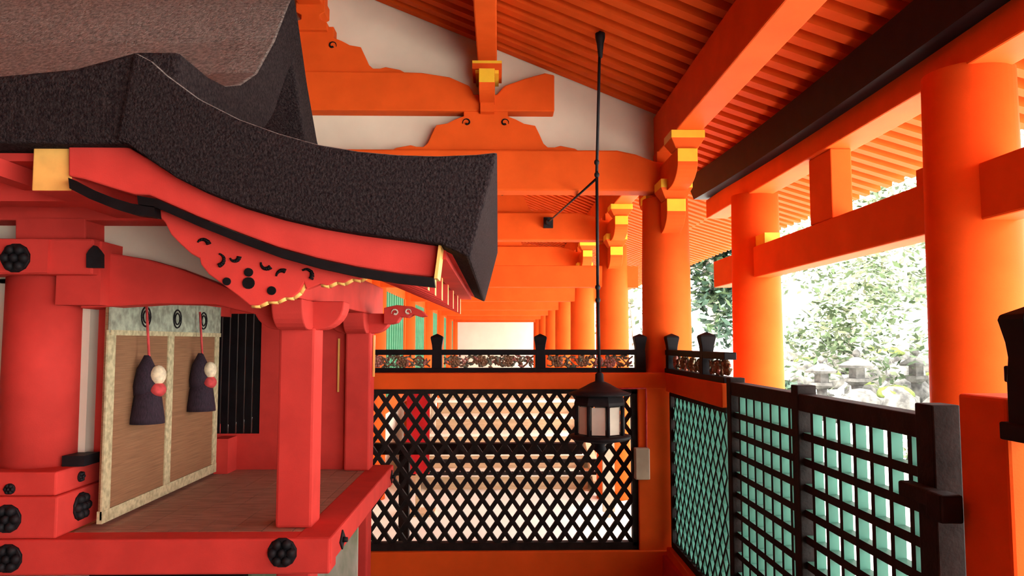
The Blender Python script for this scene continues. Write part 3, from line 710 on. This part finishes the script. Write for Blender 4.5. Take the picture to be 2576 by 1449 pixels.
# ------------------------------------------------------------------ garden
def tree(name, base, h, cr, label, leafm, n, lsize, group='garden trees', branchy=False, squash=1.0):
    r = random.Random(hash(label) % 1000 if False else int(base[0] * 37 + base[1] * 91))
    t = thing(name, (base[0], base[1], base[2] + CAM_Z), label, 'tree', group)
    b = Vector(base); mb = MB()
    mb.tube([b, b + Vector((.1, 0, h * .35)), b + Vector((-.05, .1, h * .7)), b + Vector((.05, .1, h * .9))], [h * .035, h * .028, h * .018, h * .008], 8)
    tips = []
    for k in range(26 if branchy else 12):
        a = r.uniform(0, 6.28); z = r.uniform(.3, .85) * h; l = cr * r.uniform(.6, 1.1) * (1.1 - z / h * .5)
        p = b + Vector((0, 0, z)); e = p + Vector((math.cos(a) * l, math.sin(a) * l, r.uniform(-.05, .35) * l)); m_ = p.lerp(e, .5) + Vector((0, 0, .12 * l))
        mb.tube([p, m_, e], [h * .012, h * .008, h * .003], 5); tips += [m_, e]
    part('trunk', mb, TRUNK, t)
    mc = MB(); c0 = b + Vector((0, 0, h * .62))
    cl = [Vector((r.gauss(0, .45), r.gauss(0, .45), r.gauss(0, .38))) for _ in range(28)]
    for k in range(n):
        q = r.choice(cl); p = c0 + Vector(((q.x + r.gauss(0, .17)) * cr, (q.y + r.gauss(0, .17)) * cr, (q.z + r.gauss(0, .15)) * h * .45 * squash))
        d = Vector((r.uniform(-1, 1), r.uniform(-1, 1), r.uniform(-.7, .3))).normalized(); s_ = d.cross(Vector((r.uniform(-1, 1), r.uniform(-1, 1), 1))).normalized(); l = lsize * r.uniform(.6, 1.4)
        mc.add([p - d * l, p + s_ * l * .45, p + d * l, p - s_ * l * .45], [(0, 1, 2, 3)], r.choice((0, 0, 1)))
    cr_ = part('foliage', mc, leafm, t); cr_['kind'] = 'stuff'
    return t
tree('broadleaf_tree', (12.5, 23.3, G + .88), 7.0, 3.6, 'pale branching tree over the garden rocks right of the far torii pillar', [LEAFC, LEAFA], 2600, .14, branchy=True)
tree('conifer_tree', (10.2, 36, G), 9.5, 2.4, 'dark green conifer seen between nearest column and far torii pillar', [LEAFB, LEAFA], 5200, .26)
tree('broadleaf_tree', (7.6, 16.2, G), 3.0, 1.5, 'low bushy green tree in the middle of the garden', [LEAFA, LEAFC], 2600, .09, squash=1.2)
tree('broadleaf_tree', (20, 38, G), 9.0, 5.0, 'large hazy tree far behind the garden', [LEAFC, LEAFA], 3600, .24)
tree('broadleaf_tree', (14.5, 20, G + .28), 3.4, 1.8, 'green shrub-like tree at the right of the garden beside the near pillar', [LEAFA, LEAFC], 2200, .10)
tree('broadleaf_tree', (3.4, 19, G), 4.5, 1.1, 'slim pale tree between the second and nearest corridor columns', [LEAFC, LEAFA], 700, .10)
def rock(c, rx, ry, rz, label, m=ROCK, moss=False):
    mb = MB().blob(c, rx, ry, rz, 0, 12, 8, .12, random.uniform(0, 3))
    o = thing('garden_rock', (c[0], c[1], c[2] - rz + CAM_Z), label, 'rock', 'garden rocks')
    part('stone', mb, m, o)
    if moss: part('moss_cap', MB().blob((c[0], c[1], c[2] + rz * .45), rx * .8, ry * .8, rz * .62, 0, 12, 8, .10), MOSS, o)
# terraced stone bank
for k in range(4):
    part('ledge', MB().box(4.6 + .5 * k, 26, 18.5 + 2.2 * k, 34, G + .25 * k, G + .28 + .3 * k), GRAVEL, ground, .05)
rr = random.Random(3)
names = ['left', 'middle', 'right']
kk = 0
for row, (yy, z) in enumerate(((14.5, 0), (17.2, 0), (19.5, .28), (21.7, .58), (24.0, .88))):
    for q in range(7):
        x = yy * (.40 + .045 * q + rr.uniform(-.015, .015)); s_ = rr.uniform(.28, .6) * (1 + row * .1)
        where = f'{["first","second","third","fourth","fifth","sixth","seventh"][q]} from the far torii pillar'
        lab = f'{"mossy" if (q + row) % 3 == 0 else "bare grey"} garden rock, {["nearest","second","third","fourth","topmost"][row]} row of the bank, {where}'
        rock((x, yy + rr.uniform(-.3, .3), G + z + s_ * .52), s_ * .78, s_ * .7, s_ * .55, lab, moss=(q + row) % 3 == 0)
def stone_lantern(x, y, z, s, label):
    t = thing('stone_lantern', (x, y, z + CAM_Z), label, 'stone lantern', 'garden stone lanterns')
    L = lambda prof, n=6, sm=False: MB().lathe([(r * s, z + h * s) for r, h in prof], x, y, n, smooth=sm)
    part('pedestal', L([(.34, 0), (.34, .12), (.22, .2)]), ROCK, t)
    part('shaft', L([(.14, .2), (.12, .5), (.14, .8)], 12, True), ROCK, t)
    part('platform', L([(.16, .8), (.32, .9), (.32, .98)]), ROCK, t)
    part('light_box', L([(.20, .98), (.20, 1.25)]), ROCK, t)
    part('roof', L([(.44, 1.24), (.46, 1.30), (.20, 1.44), (.08, 1.50)]), ROCK, t)
    part('finial', L([(.05, 1.5), (.10, 1.58), (.07, 1.66), (.01, 1.72)], 10, True), ROCK, t)
stone_lantern(6.35, 14.8, G, .72, 'small stone lantern just above the middle gate post')
stone_lantern(7.1, 14.9, G, .80, 'dark stone lantern in the middle of the garden opening')
stone_lantern(8.9, 16.0, G, .8, 'stone lantern right of the dark one, before the rocks')
stone_lantern(6.6, 19.6, G + .28, 1.0, 'stone lantern in front of the conifer left of the far torii pillar')
stone_lantern(11.3, 18.2, G, .8, 'stone lantern near the right end of the garden rocks')
def bush(c, r, label, m):
    rb = random.Random(int(c[0] * 100)); mb = MB()
    for k in range(420):
        a, e = rb.uniform(0, 6.28), rb.uniform(-.2, 1.5); q = r * rb.uniform(.6, 1)
        p = Vector(c) + Vector((q * math.cos(a) * math.cos(e), q * math.sin(a) * math.cos(e), q * .8 * math.sin(e)))
        d = Vector((rb.uniform(-1, 1), rb.uniform(-1, 1), rb.uniform(-.3, 1))).normalized(); s_ = d.orthogonal().normalized(); l = r * .16 * rb.uniform(.6, 1.3)
        mb.add([p - d * l, p + s_ * l * .5, p + d * l, p - s_ * l * .5], [(0, 1, 2, 3)], rb.choice((0, 0, 1)))
    o = solo('garden_bush', mb, m, (c[0], c[1], c[2] + CAM_Z), label, 'bush', 'garden bushes')
bush((8.3, 13.2, G + .1), .7, 'yellow-green bush spreading low in the garden opening', [LEAFC, MOSS])
bush((5.9, 9.4, G), .8, 'leafy bush top beside the near torii pillar above the gate', [LEAFC, LEAFA])
bush((9.9, 15.6, G + .1), .8, 'rounded dark green bush among the rocks', [LEAFA, LEAFB])
bush((6.1, 16.2, G + .05), .75, 'dark bush by the right edge of the far torii pillar', [LEAFB, LEAFA])
